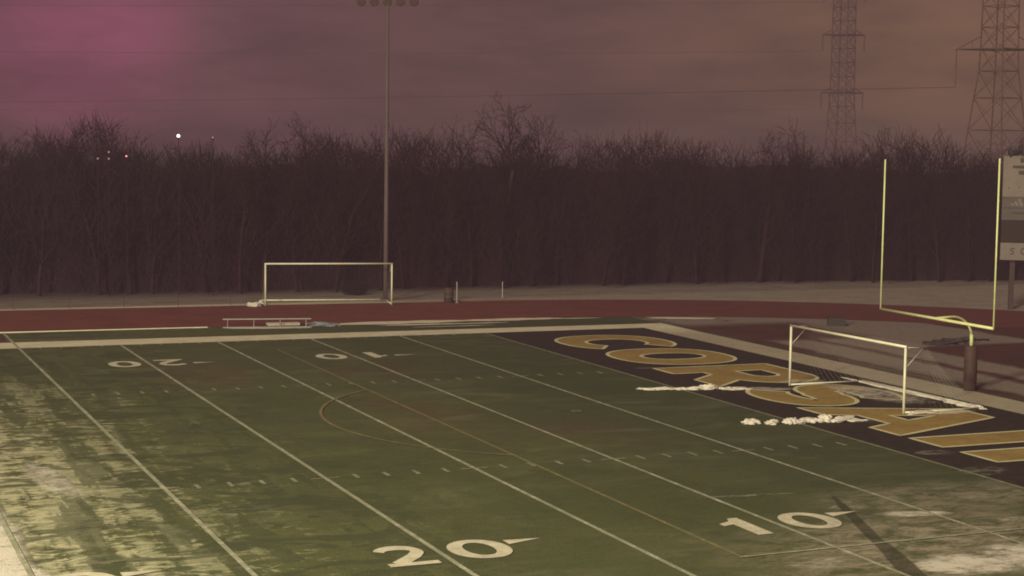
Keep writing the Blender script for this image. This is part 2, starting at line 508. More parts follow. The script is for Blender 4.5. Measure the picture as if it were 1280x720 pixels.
num = MB()
for u, dg in ((10, d_1), (20, d_2), (30, d_3), (40, d_2)):
    x = -u*YD
    # near number, read from the near side
    place(num, dg(), (x-1.55, -43.72), (1.25, 0), (0, 1.85), .008)
    place(num, d_0(), (x+.25, -43.68), (1.5, 0), (0, 1.85), .008)
    place(num, tri(), (x+1.85, -42.55), (.95, .12), (0, .42), .008)
    # far number, read from the far side
    place(num, dg(), (x+1.6, -6.05), (-1.25, 0), (0, -1.95), .008)
    place(num, d_0(), (x-.35, -6.05), (-1.35, 0), (0, -1.95), .008)
    place(num, tri(), (x+1.85, -7.55), (1.0, 0), (0, .34), .008)
tag(num.build('field_numbers', M_num), kind='structure')

# old snow left along the edge of the track behind the bench
sn = MB()
def rag(cx, cy, L, w, rz, z, seed):
    r = random.Random(seed); P = []
    N = 26
    for i in range(N):
        t = 2*math.pi*i/N; k = .75+.45*r.random()
        x, y = math.cos(t)*L/2*(.9+.2*r.random()), math.sin(t)*w/2*k
        P.append((cx+x*math.cos(rz)-y*math.sin(rz), cy+x*math.sin(rz)+y*math.cos(rz)))
    return sn.poly([P], z)
for i, (cx, cy, L, w, rz) in enumerate([(-2.4, 5.8, 8.0, 1.4, -.01), (3.6, 5.7, 6.4, 1.1, -.02), (-1.6, 4.5, 5.0, .5, -.05), (1.5, 4.3, 3.2, .35, 0),
                                        (-9.9, 4.95, 4.7, .60, -.19), (-13.2, 5.9, .9, .25, 0), (7.6, 5.2, 3.0, .35, -.1), (13.4, 3.6, 4.0, 1.0, -.35), (-.5, 3.2, 4.4, .25, -.02)]):
    rag(cx, cy, L, w, rz, .006+.002*i, i)
tag(sn.build('old_snow', M_thinsnow), 'thin old snow left in streaks along the inside of the track', 'snow', kind='stuff')

# ------------------------------------------------------------------ soccer goals
def make_goal(label, A, B, depth, top_depth, seed, w):
    """A and B: post bases on the ground; the net goes to the side given by depth"""
    a, b = Vector((A[0], A[1], 0)), Vector((B[0], B[1], 0))
    mid = (a+b)/2
    W = (b-a).length
    rz = math.atan2(b.y-a.y, b.x-a.x)
    root = tag(empty('soccer_goal', mid, rz), label, 'soccer goal', 'soccer goals')
    H, r = 2.44, .047
    s = 1 if depth > 0 else -1
    for e in (-1, 1):
        MB().tube([(e*W/2, 0, 0), (e*W/2, 0, H-r)], r, 12).build('post', M_white, root, True)
    MB().tube([(-W/2-r, 0, H), (W/2+r, 0, H)], r*1.02, 12).build('crossbar', M_white, root, True)
    for e in (-1, 1):
        MB().tube([(e*W/2, s*r, .04), (e*W/2, depth, .04)], .035, 8).build('base_bar', M_white, root, True)
        MB().tube([(e*W/2, s*.05, H-.03), (e*W/2, top_depth, H-.05)], .02, 8).build('top_arm', M_alu, root, True)
        MB().tube([(e*W/2, s*.05, H-.75), (e*W/2, top_depth*.8, H-.08)], .016, 8).build('brace', M_alu, root, True)
    MB().tube([(-W/2-.04, depth, .04), (W/2+.04, depth, .04)], .045, 8).build('back_bar', M_white, root, True)
    # net: cords of the roof, back and two side panels as one mesh
    nb = MB(); rr = random.Random(seed)
    def cord(p, q):
        p, q = Vector(p), Vector(q); t = (q-p).normalized()
        m = t.cross(Vector((.31, .52, .79))).normalized()*w/2
        k = len(nb.v); nb.v += [tuple(p+m), tuple(q+m), tuple(q-m), tuple(p-m)]; nb.f.append((k, k+1, k+2, k+3))
    td = top_depth; nx, nz, nd = int(W/.16), 17, 5
    sag = lambda i: .06*math.sin(i*1.7)+.02*rr.random()
    back = lambda t, z: (td+(depth-td)*(1-z)**1.25)   # sagging back panel, z 0..1
    for i in range(nx+1):
        xx = -W/2+W*i/nx
        prev = (xx, s*.04, H-.02)
        for k in range(1, nd+1):
            q = (xx, td*k/nd, H-.03-.05*math.sin(math.pi*k/nd)-.03*math.sin(math.pi*i/nx)); cord(prev, q); prev = q
        for k in range(1, nz+1):
            z = 1-k/nz; q = (xx+sag(k)*.1, back(0, z), H*z*.98+.02); cord(prev, q); prev = q
    for k in range(0, nz+1):
        z = 1-k/nz
        for i in range(nx):
            cord((-W/2+W*i/nx, back(0, z), H*z*.98+.02), (-W/2+W*(i+1)/nx, back(0, z), H*z*.98+.02))
    for e in (-1, 1):
        for k in range(0, nz+1):
            z = 1-k/nz
            cord((e*W/2, s*.05, H*z*.98+.02), (e*W/2, back(0, z), H*z*.98+.02))
        for j in range(1, 14):
            f = j/14
            prev = None
            for k in range(0, nz+1):
                z = 1-k/nz; q = (e*W/2, back(0, z)*f, H*z*.98+.02)
                if prev: cord(prev, q)
                prev = q
    nb.build('net', M_net, root)
    return root
make_goal('white soccer goal standing in the end zone over the gold letters', (4.86, -28.77), (4.76, -21.25), -3.55, -.95, 3, .0045)
make_goal('white soccer goal on the far side behind the running track', (-7.0, 16.8), (.30, 15.45), 2.9, .9, 4, .0022)

# ------------------------------------------------------------------ football goalpost
root = tag(empty('goalpost', (11.05, -24.6, 0)), 'tall yellow football goalpost on a padded gooseneck post behind the end zone', 'goalpost')
o = Vector((11.05, -24.6, 0))
def L(p): return tuple(Vector(p)-o)
MB().tube([(0, 0, 0), (0, 0, .04), (0, 0, 1.75), (0, 0, 1.8)], [.24, .26, .26, .22], 16).build('post_pad', M_pad, root, True)
neck = [(0, 0, 1.78), (0, 0, 2.1)]
for i in range(1, 13):
    t = R(90*i/12); neck.append((-(1-math.cos(t))*1.25, -.32*(1-math.cos(t)), 2.1+math.sin(t)*.92))
neck.append(L((8.62, -25.35, 3.03)))
MB().tube(neck, [.07]*3+[.045]*(len(neck)-3), 12).build('gooseneck', M_yellow, root, True)
A, B = (8.75, -21.65, 3.05), (8.36, -29.25, 3.05)
MB().tube([L(A), L(B)], .055, 12).build('crossbar', M_yellow, root, True)
for P, top in ((A, 9.15), (B, 9.28)):
    q = L(P)
    MB().tube([(q[0], q[1], q[2]), (q[0], q[1], top)], .033, 10).build('upright', M_yellow, root, True)

# ------------------------------------------------------------------ bench, boards, bags, small things
root = tag(empty('team_bench', (-9.9, 5.3, 0), math.atan2(4.85-5.72, -7.7+12.13)), 'long grey aluminium team bench between the track and the field', 'bench')
MB().box(0, 0, .445, 4.5, .13, .035).box(0, .15, .445, 4.5, .13, .035).build('seat', M_alu, root)
for xx in (-2.0, -.67, .67, 2.0):
    m = MB()
    m.tube([(xx, -.10, .02), (xx, .0, .42)], .02, 8); m.tube([(xx, .25, .02), (xx, .15, .42)], .02, 8)
    m.box(xx, .075, .02, .05, .55, .03); m.box(xx, .075, .405, .05, .34, .03)
    m.build('leg', M_grey, root)
MB().box(0, -.19, .05, 4.5, .09, .03).build('foot_plate', M_alu, root)

def lump(name, loc, size, mat, seed, rz=0, flat=.0):
    r = random.Random(seed)
    bm = bmesh.new(); bmesh.ops.create_icosphere(bm, subdivisions=4, radius=1)
    ph = [r.uniform(0, 6.28) for _ in range(9)]
    for v in bm.verts:
        p = v.co.copy()
        k = 1+.22*math.sin(2.3*p.x-1.9*p.y+2*ph[6])+.16*math.sin(3.1*p.x+ph[0])*math.cos(2.7*p.y+ph[1])+.13*math.sin(6*p.x+5*p.y+ph[2])+.09*math.sin(9*p.y+7*p.z+ph[3])+.08*math.sin(13*p.x+ph[4])*math.sin(11*p.z+ph[5])+0
        k += .38*mnoise.fractal(p*1.6+Vector((ph[7], ph[8], seed)), .8, 2.1, 5)
        p *= k
        if p.z < -.25: p.z = -.25
        p.z += .25
        v.co = Vector((p.x*size[0]/2, p.y*size[1]/2, p.z*size[2]))
    me = bpy.data.meshes.new(name); bm.to_mesh(me); bm.free(); me.shade_smooth()
    o = link(name, me, mat); o.location = loc; o.rotation_euler = (0, 0, rz)
    return o

row1 = [(-1.25, -20.50, .72, .10), (-.62, -20.72, .80, .11), (.0, -20.85, .55, .09), (.55, -20.98, .80, .13), (1.15, -21.08, .62, .20), (1.72, -21.32, .60, .10), (2.3, -21.6, .9, .09)]
row2 = [(-1.62, -28.95, .62, .18), (-.95, -29.22, .50, .15), (-.86, -29.05, .34, .09), (-.30, -29.3, .38, .25), (.08, -29.36, .75, .14), (.62, -29.36, .66, .19), (1.08, -29.40, .55, .25), (1.65, -29.45, .85, .18), (2.3, -29.6, .7, .08)]
for i, (x, y, L_, h) in enumerate(row1):
    tag(lump('snow_clump', (x, y, 0), (L_*1.1, .36, h*.62), M_snow, 20+i, -.35+.25*math.sin(i*2.3)), 'small clump of old snow in the row left of the far post, over the R', 'snow clump', 'snow clumps in front of the letter R')
for i, (x, y, L_, h) in enumerate(row2):
    tag(lump('snow_clump', (x, y, 0), (L_*1.1, .40, h*.66), M_snow, 40+i, -.15+.3*math.sin(i*1.9)), 'small clump of old snow in the nearer row, left of the letter A', 'snow clump', 'snow clumps left of the letter A')
# sheet of snow that lies on the net and the back bar
for i, (x, y, lx, ly, h, rz) in enumerate([(8.15, -22.2, .22, 3.6, .05, -.02), (8.2, -25.6, .22, 3.4, .05, .02), (8.25, -28.0, .42, 1.5, .08, .05)]):
    tag(lump('snow_ridge', (x, y, 0), (lx, ly, h), M_snow, 60+i, rz), ['snow ridge at the far end of the goal back bar', 'snow ridge at the middle of the goal back bar', 'snow ridge at the near end of the goal back bar'][i], 'snow ridge')
tag(lump('snow_clump', (5.6, -28.9, 0), (1.4, .45, .06), M_snow, 70, .1), 'flat clump of snow at the foot of the near goal post', 'snow clump')

for i, (x, y, lab) in enumerate([(-7.75, 16.5, 'white sandbag lying left of the far goal, front of the pair'), (-7.25, 17.2, 'white sandbag lying left of the far goal, rear of the pair')]):
    o = lump('sandbag', (x, y, 0), (.62, .40, .20), M_canvas, 80+i, .3*i); tag(o, lab, 'sandbag')
m = MB().box(0, 0, .10, 1.7, .55, .14)
bo = m.build('foam_pad', M_canvas); bo.location = (-8.9, 5.85, 0); bo.rotation_euler = (0, 0, -.1)
bv = bo.modifiers.new('bevel', 'BEVEL'); bv.width = .04; bv.segments = 3
tag(bo, 'pale flat foam pad lying on the ground behind the bench', 'foam pad')
o = lump('folded_tarp', (-6.75, 5.3, 0), (1.7, .8, .14), M_blue, 91, -.1); tag(o, 'crumpled blue tarp on the ground at the right end of the bench', 'tarp')

root = tag(empty('trash_barrel', (4.1, 15.95, 0)), 'dark steel trash barrel beside the post behind the track', 'trash barrel')
MB().tube([(0, 0, 0), (0, 0, .02), (0, 0, .28), (0, 0, .30), (0, 0, .32), (0, 0, .56), (0, 0, .58), (0, 0, .60), (0, 0, .86)], [.27, .29, .29, .305, .29, .29, .305, .29, .29], 20, True).build('barrel', M_rust, root, True)
MB().tube([(0, 0, .862), (0, 0, .89), (0, 0, .89)], [.305, .30, .02], 20).build('rim', M_dark, root)
root = tag(empty('equipment_crate', (19.8, -2.0, 0), -.5), 'dark low equipment crate on the snow inside the track bend', 'crate')
MB().box(0, 0, .20, .95, .60, .40).build('body', M_dark, root)
MB().box(0, 0, .43, 1.0, .65, .05).build('lid', M_dark, root)
# rubber hose lying in loops
m = MB(); P = []
for i in range(90):
    t = i/89*2*math.pi*3.2; P.append((math.cos(t)*(.75+.08*math.sin(5*t))+.02*i, math.sin(t)*(.62+.06*math.cos(3*t)), .04+.02*math.sin(3*t)+.002*i))
P += [(2.1, .5, .05), (2.9, .9, .04), (3.8, .6, .04)]
ho = m.tube(P, .045, 8).build('hose', M_dark, None, True); ho.location = (19.6, -10.9, 0)
tag(ho, 'black hose lying in loops on the snow behind the goalpost', 'hose')

# ------------------------------------------------------------------ fence along the outside of the track
root = tag(empty('chain_link_fence', (-14, 17.9, 0)), 'low chain link fence with thin posts along the outside of the track', 'fence')
fx = lambda x: 18.0-.033*(x+24)
def fence_run(x0, x1):
    k = 0
    x = x0
    while x < x1:
        MB().tube([(x+14, fx(x)-17.9, 0), (x+14, fx(x)-17.9, .72)], .016, 6).build('post', M_rust, root)
        x += 3.05
    w = MB()
    for z in (.06, .36, .69):
        w.tube([(x0+14, fx(x0)-17.9+.03, z), (x1+14, fx(x1)-17.9+.03, z)], .004, 4)
    x = x0
    while x < x1-.7:
        for d in (0, 1):
            xa, xb = (x, x+.65) if d == 0 else (x+.65, x)
            w.tube([(xa+14, fx(xa)-17.87, .05), (xb+14, fx(xb)-17.87, .70)], .0022, 3, False)
        x += .16
    w.build('wire_mesh', M_wire, root)
fence_run(-39.4, -7.5)
for x, y, h, lab in ((4.45, 15.5, 1.25, 'thin steel post standing beside the dark barrel'), (8.46, 18.0, .98, 'short thin steel post standing alone before the wood')):
    m = MB().tube([(0, 0, 0), (0, 0, h)], .028, 8); m.tube([(0, 0, h), (0, 0, h+.03)], [.034, .018], 8)
    m.box(0, 0, .03, .14, .14, .05)
    o = m.build('steel_post', M_alu); o.location = (x, y, 0); tag(o, lab, 'post')

# ------------------------------------------------------------------ light pole
root = tag(empty('light_pole', (.74, 17.88, 0)), 'tall grey floodlight pole behind the far soccer goal', 'light pole')
M_pole = plain('pole_steel', (.120, .088, .088), .7, 0, .25, 1)
MB().tube([(0, 0, 0), (0, 0, 5), (0, 0, 11), (0, 0, 18.6)], [.15, .135, .11, .08], 14).build('pole', M_pole, root, True)
MB().tube([(0, 0, 0), (0, 0, .12)], .32, 14).build('base_plate', M_pole, root)
d = Vector((2.9, -1.82, 0)).normalized()
MB().tube([tuple(d*-1.9+Vector((0, 0, 18.2))), tuple(d*1.9+Vector((0, 0, 18.2)))], .06, 8).build('cross_arm', M_pole, root)
fr = Vector((-.45, -.9, -.5)).normalized()
for k in range(5):
    p = d*(-1.62+.81*k)+Vector((0, 0, 18.02))
    f = MB().tube([tuple(p-fr*.22), tuple(p-fr*.12), tuple(p+fr*.14), tuple(p+fr*.17)], [.07, .17, .27, .28], 14).build('floodlight', M_pole, root, True)
    MB().tube([tuple(p+fr*.171), tuple(p+fr*.185)], [.25, .24], 14).build('lamp_glass', M_lens, f)

# ------------------------------------------------------------------ scoreboard
SB = Vector((35.6, 3.2, 0))
root = tag(empty('scoreboard', SB, 0), 'tall stacked scoreboard with pale panels on posts at the right edge', 'scoreboard')
rz = R(-33)                        # its face looks at the field
root.rotation_euler = (0, 0, rz)
Wd = 6.0
x0 = -.62
for xx in (0.15, Wd-1.4):
    MB().box(xx, .30, 4.55, .30, .30, 9.1).build('post', M_rust, root)
def panel(z0, z1, mat, name='panel', dy=0):
    return MB().box(x0+Wd/2, dy, (z0+z1)/2, Wd, .22, z1-z0).build(name, mat, root)
pt = panel(6.82, 9.24, M_board)
# panel print, illegible in the dark: a title patch and two lines
m = MB()
m.box(x0+.80+.42, -.118, 9.03, .50, .012, .28)
m.box(x0+.45+2.3, -.118, 8.62, 4.4, .012, .17)
m.box(x0+.80+1.9, -.118, 8.28, 3.6, .012, .24)
for k in range(9): m.box(x0+.35+k*.6, -.118, 7.35+.05*(k % 2), .10, .012, .06)
m.build('print', M_letter, pt)
MB().box(x0+Wd/2, 0, 9.26, Wd+.06, .28, .05).build('top_trim', M_board, root)
pg = panel(6.15, 6.80, M_board2); panel(5.42, 6.13, M_board2)
# triangular emblem of three slanted bars
e = MB()
ex, ez, s_ = x0+.92, 6.28, 1.0
def slant(xa, w, h, hh):
    k = len(e.v)
    for (px, pz) in ((xa, 0), (xa+w, 0), (xa+w-.16, hh), (xa-.16+.0, h)):
        e.v.append((ex+px, -.125, ez+pz))
    e.f.append((k, k+1, k+2, k+3))
slant(-.32, .16, .10, .16); slant(-.10, .17, .24, .32); slant(.14, .18, .40, .46)
e.build('emblem', M_emblem, pg)
MB().box(x0+.95, -.118, 5.85, .62, .012, .12).build('print', M_letter, pg)
panel(4.06, 5.40, M_board3, 'display')
pb = panel(3.0, 4.04, M_board)
# worn round marks and strokes across the lower panel
for k, xx in enumerate((.70, 1.35, 2.3, 2.95, 3.6, 4.4)):
    m = MB(); ring = ell(0, 0, .17, .21, 20); hole = ell(0, 0, .10, .13, 20)
    if k % 2:
        for a, b, c_, d_ in zip(ring, ring[1:]+ring[:1], hole[1:]+hole[:1], hole):
            q = len(m.v); m.v += [(x0+xx+u_[0], -.118, 3.54+u_[1]) for u_ in (a, b, c_, d_)]; m.f.append((q, q+1, q+2, q+3))
    else:
        pp = [(x0+xx+dx, -.118, zz) for dx, zz in ((.13, 3.70), (-.08, 3.70), (-.12, 3.62), (.10, 3.48), (.06, 3.38), (-.14, 3.38))]
        m.tube(pp, .03, 6)
    m.build('print', M_letter, pb)
# loudspeaker horn cluster on the top
sp = tag(empty('loudspeaker', SB+Vector((0, 0, 9.29)), rz), 'dark loudspeaker cluster on top of the scoreboard', 'loudspeaker')
MB().box(.9, .0, .30, .9, .5, .60).build('cabinet', M_dark, sp)
MB().tube([(.38, 0, .22), (-.15, -.06, .16), (-.30, -.08, .14)], [.10, .20, .26], 12).build('horn', M_dark, sp, True)

# ------------------------------------------------------------------ transmission towers
def tower(label, loc, rz, H, prof, arms, mat, mr):
    """prof: list of (z, half width); arms: (z, half length, insulator length)"""
    root = tag(empty('transmission_tower', loc, rz), label, 'transmission tower', 'lattice power towers')
    def hw(z):
        for (z0, w0), (z1, w1) in zip(prof, prof[1:]):
            if z0 <= z <= z1: return w0+(w1-w0)*(z-z0)/(z1-z0)
        return prof[-1][1]
    m = MB()
    zs = [0]
    while zs[-1] < H-.5: zs.append(min(H, zs[-1]+max(1.3, 1.15*hw(zs[-1]))))
    C = ((-1, 0), (0, -1), (1, 0), (0, 1))
    for sx, sy in C:
        m.tube([(sx*hw(z), sy*hw(z), z) for z in zs], mr*1.25, 4)
    for z0, z1 in zip(zs, zs[1:]):
        for k in range(4):
            a, b = C[k], C[(k+1) % 4]
            p = lambda c, z: (c[0]*hw(z), c[1]*hw(z), z)
            m.tube([p(a, z0), p(b, z1)], mr*.62, 4, False); m.tube([p(b, z0), p(a, z1)], mr*.62, 4, False)
            m.tube([p(a, z1), p(b, z1)], mr*.55, 4, False)
    m.build('lattice_body', mat, root)
    for z, hl, il, both in arms:
        w = hw(z)
        a = MB()
        for sy in (-1, 1):
            a.tube([(-hl, 0, z), (0, sy*w, z)], mr*1.3, 4); a.tube([(0, sy*w, z), (hl, 0, z)], mr*1.3, 4)
            zt = z+(hl-w)*.55
            a.tube([(-hl, 0, z), (-hw(zt), sy*.05, zt)], mr*.8, 4); a.tube([(hl, 0, z), (hw(zt), sy*.05, zt)], mr*.8, 4)
        for sgn in (-1, 1):
            for f in (.35, .7):
                x = sgn*(w+(hl-w)*f); zt = z+(hl-w)*.55*(1-f)
                a.tube([(x, 0, z), (x, 0, zt)], mr*.5, 4)
        a.build('cross_arm', mat, root)
        for sgn in (-1, 1):
            i_ = MB()
            pts, rs = [], []
            N = 14
            for q in range(N+1):
                pts.append((sgn*hl, 0, z-.05-il*q/N)); rs.append(mr*(.7 if q % 2 else 1.5))
            i_.tube(pts, rs, 6); i_.build('insulator', mat, root)
    return root
VR = math.atan2(-.388, .922)      # across the view
tower('near lattice power tower with wide cross arm above the wood at far right', (54.4, 28.4, 0), VR+R(-6), 34,
      [(0, 3.9), (8, 2.65), (16.2, 1.45), (34, 1.2)], [(17.46, 3.25, 2.9, 1), (26.5, 3.25, 2.9, 1)], M_tower, .05)
tower('farther lattice power tower with two narrow cross arms rising above the wood', (110.7, 134, 0), VR+R(6), 46,
      [(0, 3.6), (8, 2.6), (17, 1.85), (46, 1.55)], [(17.9, 3.15, 2.4, 1), (26.4, 3.15, 2.4, 1), (33.6, 3.15, 2.4, 1)], M_tower_far, .085)
# power lines running off to the left
def wire(label, a, b, sag, r):
    a, b = Vector(a), Vector(b); N = 40
    P = [a.lerp(b, i/N)-Vector((0, 0, 4*sag*(i/N)*(1-i/N))) for i in range(N+1)]
    o = MB().tube([tuple(p-a) for p in P], r, 5).build('power_line', M_wire); o.location = a
    tag(o, label, 'power line', 'power lines')
t2 = Vector((54.4, 28.4, 0)); t1 = Vector((110.7, 134, 0)); ax2 = Vector((math.cos(VR+R(-6)), math.sin(VR+R(-6)), 0)); ax1 = Vector((math.cos(VR+R(6)), math.sin(VR+R(6)), 0))
wire('power line leaving the long insulator of the near tower to the left', t2-ax2*3.25+Vector((0, 0, 14.5)), (-24.9, 245.2, 15.4), .3, .019)
wire('power line leaving the upper left insulator of the farther tower', t1-ax1*3.15+Vector((0, 0, 23.95)), (-25.7, 204.8, 22.9), .5, .022)
wire('power line leaving the lower left insulator of the farther tower', t1-ax1*3.15+Vector((0, 0, 15.45)), (-25.8, 204, 13.8), .4, .018)
wire('topmost power line near the upper edge of the sky', t1-ax1*3.15+Vector((0, 0, 31.15)), (-25.5, 205.3, 29.9), .4, .024)

# ------------------------------------------------------------------ lamps in the wood
def lamp(label, loc, h, mat, rad, name='street_lamp', cat='street lamp', group=None):
    root = tag(empty(name, (loc[0], loc[1], 0)), label, cat, group)
    MB().tube([(0, 0, 0), (0, 0, h-.1)], [.028, .022], 8).build('pole', M_bark, root)
    MB().tube([(0, .02, h-.12), (0, -.02, h-.06)], [.05, .10], 8).build('bracket', M_bark, root)
    bm = bmesh.new(); bmesh.ops.create_uvsphere(bm, u_segments=14, v_segments=10, radius=rad)
    me = bpy.data.meshes.new('lamp_head'); bm.to_mesh(me); bm.free(); me.shade_smooth()
    o = link('lamp_head', me, mat, root); o.location = (0, 0, h)
lamp('bright white lamp shining at the top of the wood', (-10.44, 24.6), 9.80, emit('white_lamp', (.95, .9, 1.0), 2.2), .10)
lamp('small red lamp low in the wood at left', (-13.5, 25.2), 8.53, emit('red_lamp', (.95, .30, .36), .9), .06)
dim = emit('dim_lamp', (.40, .22, .24), .32)
for lab, loc, h in (('dim lamp in the wood, lowest and leftmost of the cluster left of the red lamp', (-15.1, 25.9), 8.36), ('dim lamp in the wood, upper one of the pair left of the red lamp', (-14.47, 25.7), 8.76),
                    ('dim lamp in the wood, lower one of the pair left of the red lamp', (-14.54, 25.3), 8.36), ('dim lamp in the wood alone to the right of the bright white lamp', (-8.4, 24.2), 9.73)):
    lamp(lab, loc, h, dim, .06)

# ------------------------------------------------------------------ bare trees
def gen_tree(seed, H, spread=1.0, dens=1.0, r0=None):
    """returns segment arrays: trunk and crown, each a list of (p, q, rp, rq)"""
    r = random.Random(seed)
    trunk, crown = [], []
    r0 = r0 or H*.016
    def rnd(): return Vector((r.uniform(-1, 1), r.uniform(-1, 1), r.uniform(-1, 1)))
    def grow(p, d, L, rad, lvl, store):
        n = (5, 4, 3, 2, 2)[min(lvl, 4)]
        st = L/n
        for i in range(n):
            d = (d+rnd()*(.10, .20, .26, .32, .4)[min(lvl, 4)]+Vector((0, 0, .10 if lvl else .05))).normalized()
            q = p+d*st; rq = rad*(.86 if lvl else .90)
            (trunk if lvl == 0 else crown).append((p, q, rad, rq)); p = q; rad = rq
            if lvl < 4:
                frac = (i+1)/n
                if lvl == 0 and frac < .38: continue
                k = (2, 2, 2, 2)[lvl] if r.random() < .75*dens else 1
                for _ in range(k):
                    side = rnd(); side -= d*side.dot(d)
                    if side.length < .1: continue
                    side.normalize()
                    ang = r.uniform(.45, .95)
                    nd = (d*math.cos(ang)+side*math.sin(ang)*spread).normalized()
                    nl = L*r.uniform(.42, .62)*(1.0-.25*frac if lvl == 0 else 1)
                    grow(p, nd, nl, max(rad*.58, .012), lvl+1, store)
    grow(Vector((0, 0, 0)), Vector((r.uniform(-.08, .08), r.uniform(-.08, .08), 1)).normalized(), H*.68, r0, 0, None)
    zmax = max(s[1].z for s in crown)
    k = H/zmax
    f = lambda S: np.array([[*(a*k), *(b*k), max(ra, .0), max(rb, .0)] for a, b, ra, rb in S], np.float32)
    return f(trunk), f(crown)
def seg_mesh(S, nside=3, rmin=.013):
    p, q = S[:, :3], S[:, 3:6]; N = len(S)
    t = q-p; t /= np.linalg.norm(t, axis=1, keepdims=True)+1e-9
    ref = np.where(np.abs(t[:, 2:3]) < .9, np.array([[0, 0, 1.]]), np.array([[1., 0, 0]]))
    a = np.cross(t, ref); a /= np.linalg.norm(a, axis=1, keepdims=True)+1e-9
    b = np.cross(a, t)
    V = np.zeros((N, 2*nside, 3), np.float32)
    for k in range(nside):
        w = 2*math.pi*k/nside; dirn = a*math.cos(w)+b*math.sin(w)
        V[:, k] = p+dirn*np.maximum(S[:, 6:7], rmin); V[:, nside+k] = q+dirn*np.maximum(S[:, 7:8], rmin)
    base = (np.arange(N)*2*nside)[:, None]
    F = np.concatenate([base+np.array([[k, (k+1) % nside, nside+(k+1) % nside, nside+k]]) for k in range(nside)], 0)
    return V.reshape(-1, 3), F

CAMP = Vector((-31.9426, -79.2263, 9.528))
single = [  # x, y, height, seed, spread, label
    (12.0, 27.0, 13.2, 101, 1.15, 'tallest bare tree, its wide crown standing out above the middle of the wood'),
    (10.2, 27.9, 11.6, 102, .9, 'bare tree just left of the tallest tree in the wood'),
    (14.9, 27.2, 12.2, 103, .8, 'narrow bare tree just right of the tallest tree in the wood'),
    (31.0, 24.6, 11.9, 104, 1.1, 'broad bare tree with a spreading crown left of the farther power tower'),
    (33.9, 24.3, 10.9, 105, .9, 'bare tree directly below the farther power tower'),
    (41.9, 25.0, 11.4, 106, .9, 'bare tree with a small round crown between the two power towers'),
    (44.6, 23.6, 10.6, 107, 1.0, 'bare tree left of the near power tower'),
    (26.2, 25.6, 10.9, 108, .9, 'low bare tree left of the broad tree near the farther tower'),
    (20.8, 26.2, 10.8, 109, .9, 'bare tree between the tallest tree and the farther tower'),
    (-2.2, 28.0, 11.6, 110, 1.1, 'hazy bare tree rising left of the floodlight pole'),
    (-5.4, 29.0, 11.2, 111, 1.0, 'hazy bare tree between the white lamp and the floodlight pole'),
    (-17.6, 30.5, 11.2, 112, 1.0, 'hazy bare tree at the left end of the wood')]
for x, y, H, sd, sp_, lab in single:
    tr, cr = gen_tree(sd, H, sp_, 1.0)
    root = tag(empty('bare_tree', (x, y, 0), 0), lab, 'tree', 'bare trees at the edge of the wood')
    np_mesh('trunk', *seg_mesh(tr, 8), M_palebark if sd == 101 else M_bark, root)
    np_mesh('crown', *seg_mesh(cr, 3, .010), M_bark, root)

# the wood itself, which reads as one dark mass
protos = [np.concatenate(gen_tree(200+i, 10.0, 1.0, .8)) for i in range(6)]
VV, FF, nv = [], [], 0
def push(V, F):
    global nv
    VV.append(V); FF.append(F+nv); nv += len(V)
def wood_front(x):
    return np.interp(x, [-60, -21, -7, 27, 39, 50, 75, 130], [29, 26.5, 24.4, 24.2, 22.6, 20, 12, -15])
trees = 0
for row, (dy, step, hmin, hmax) in enumerate(((1.2, 2.3, 7.6, 9.8), (4.2, 2.5, 8.6, 10.6), (8.5, 2.9, 9.2, 11.2), (14, 3.6, 9.6, 11.6))):
    x = -48.0+row
    while x < 96:
        xx = x+rng.uniform(-.9, .9); yy = wood_front(xx)+dy+rng.uniform(-1.2, 1.2)
        S = protos[rng.integers(len(protos))].copy()
        h = rng.uniform(hmin, hmax)*.95
        tall = 1+.05*math.sin(xx*.37)+.04*math.sin(xx*.11+2)
        k = h/10*tall; a = rng.uniform(0, 6.28); c, s = math.cos(a), math.sin(a)
        for o_ in (0, 3):
            X, Y = S[:, o_].copy(), S[:, o_+1].copy()
            S[:, o_] = (X*c-Y*s)*k+xx; S[:, o_+1] = (X*s+Y*c)*k+yy; S[:, o_+2] *= k
        push(*seg_mesh(S, 3, .007)); trees += 1
        x += step*rng.uniform(.75, 1.25)
# thicket: countless stems and twigs filling the wood
N = 95000
tx = rng.uniform(-50, 98, N); dd = rng.uniform(0, 1, N)**1.2*12
ty = wood_front(tx)+dd+.8*np.sin(tx*.9)+.6*np.sin(tx*2.3)
hmax = 8.3+.9*np.sin(tx*.31)+.7*np.sin(tx*.83+1)+.5*np.sin(tx*2.1)
tz = rng.uniform(0, 1, N)**.8*hmax*np.clip(.45+dd/5, 0, 1)
ln_ = rng.uniform(.5, 1.7, N)
dv = rng.normal(0, .5, (N, 3)); dv[:, 2] = np.abs(dv[:, 2])+.55; dv /= np.linalg.norm(dv, axis=1, keepdims=True)
p0 = np.stack([tx, ty, tz], 1); p1 = p0+dv*ln_[:, None]
S = np.concatenate([p0, p1, np.full((N, 1), .022), np.full((N, 1), .008)], 1).astype(np.float32)
push(*seg_mesh(S, 3, .008))
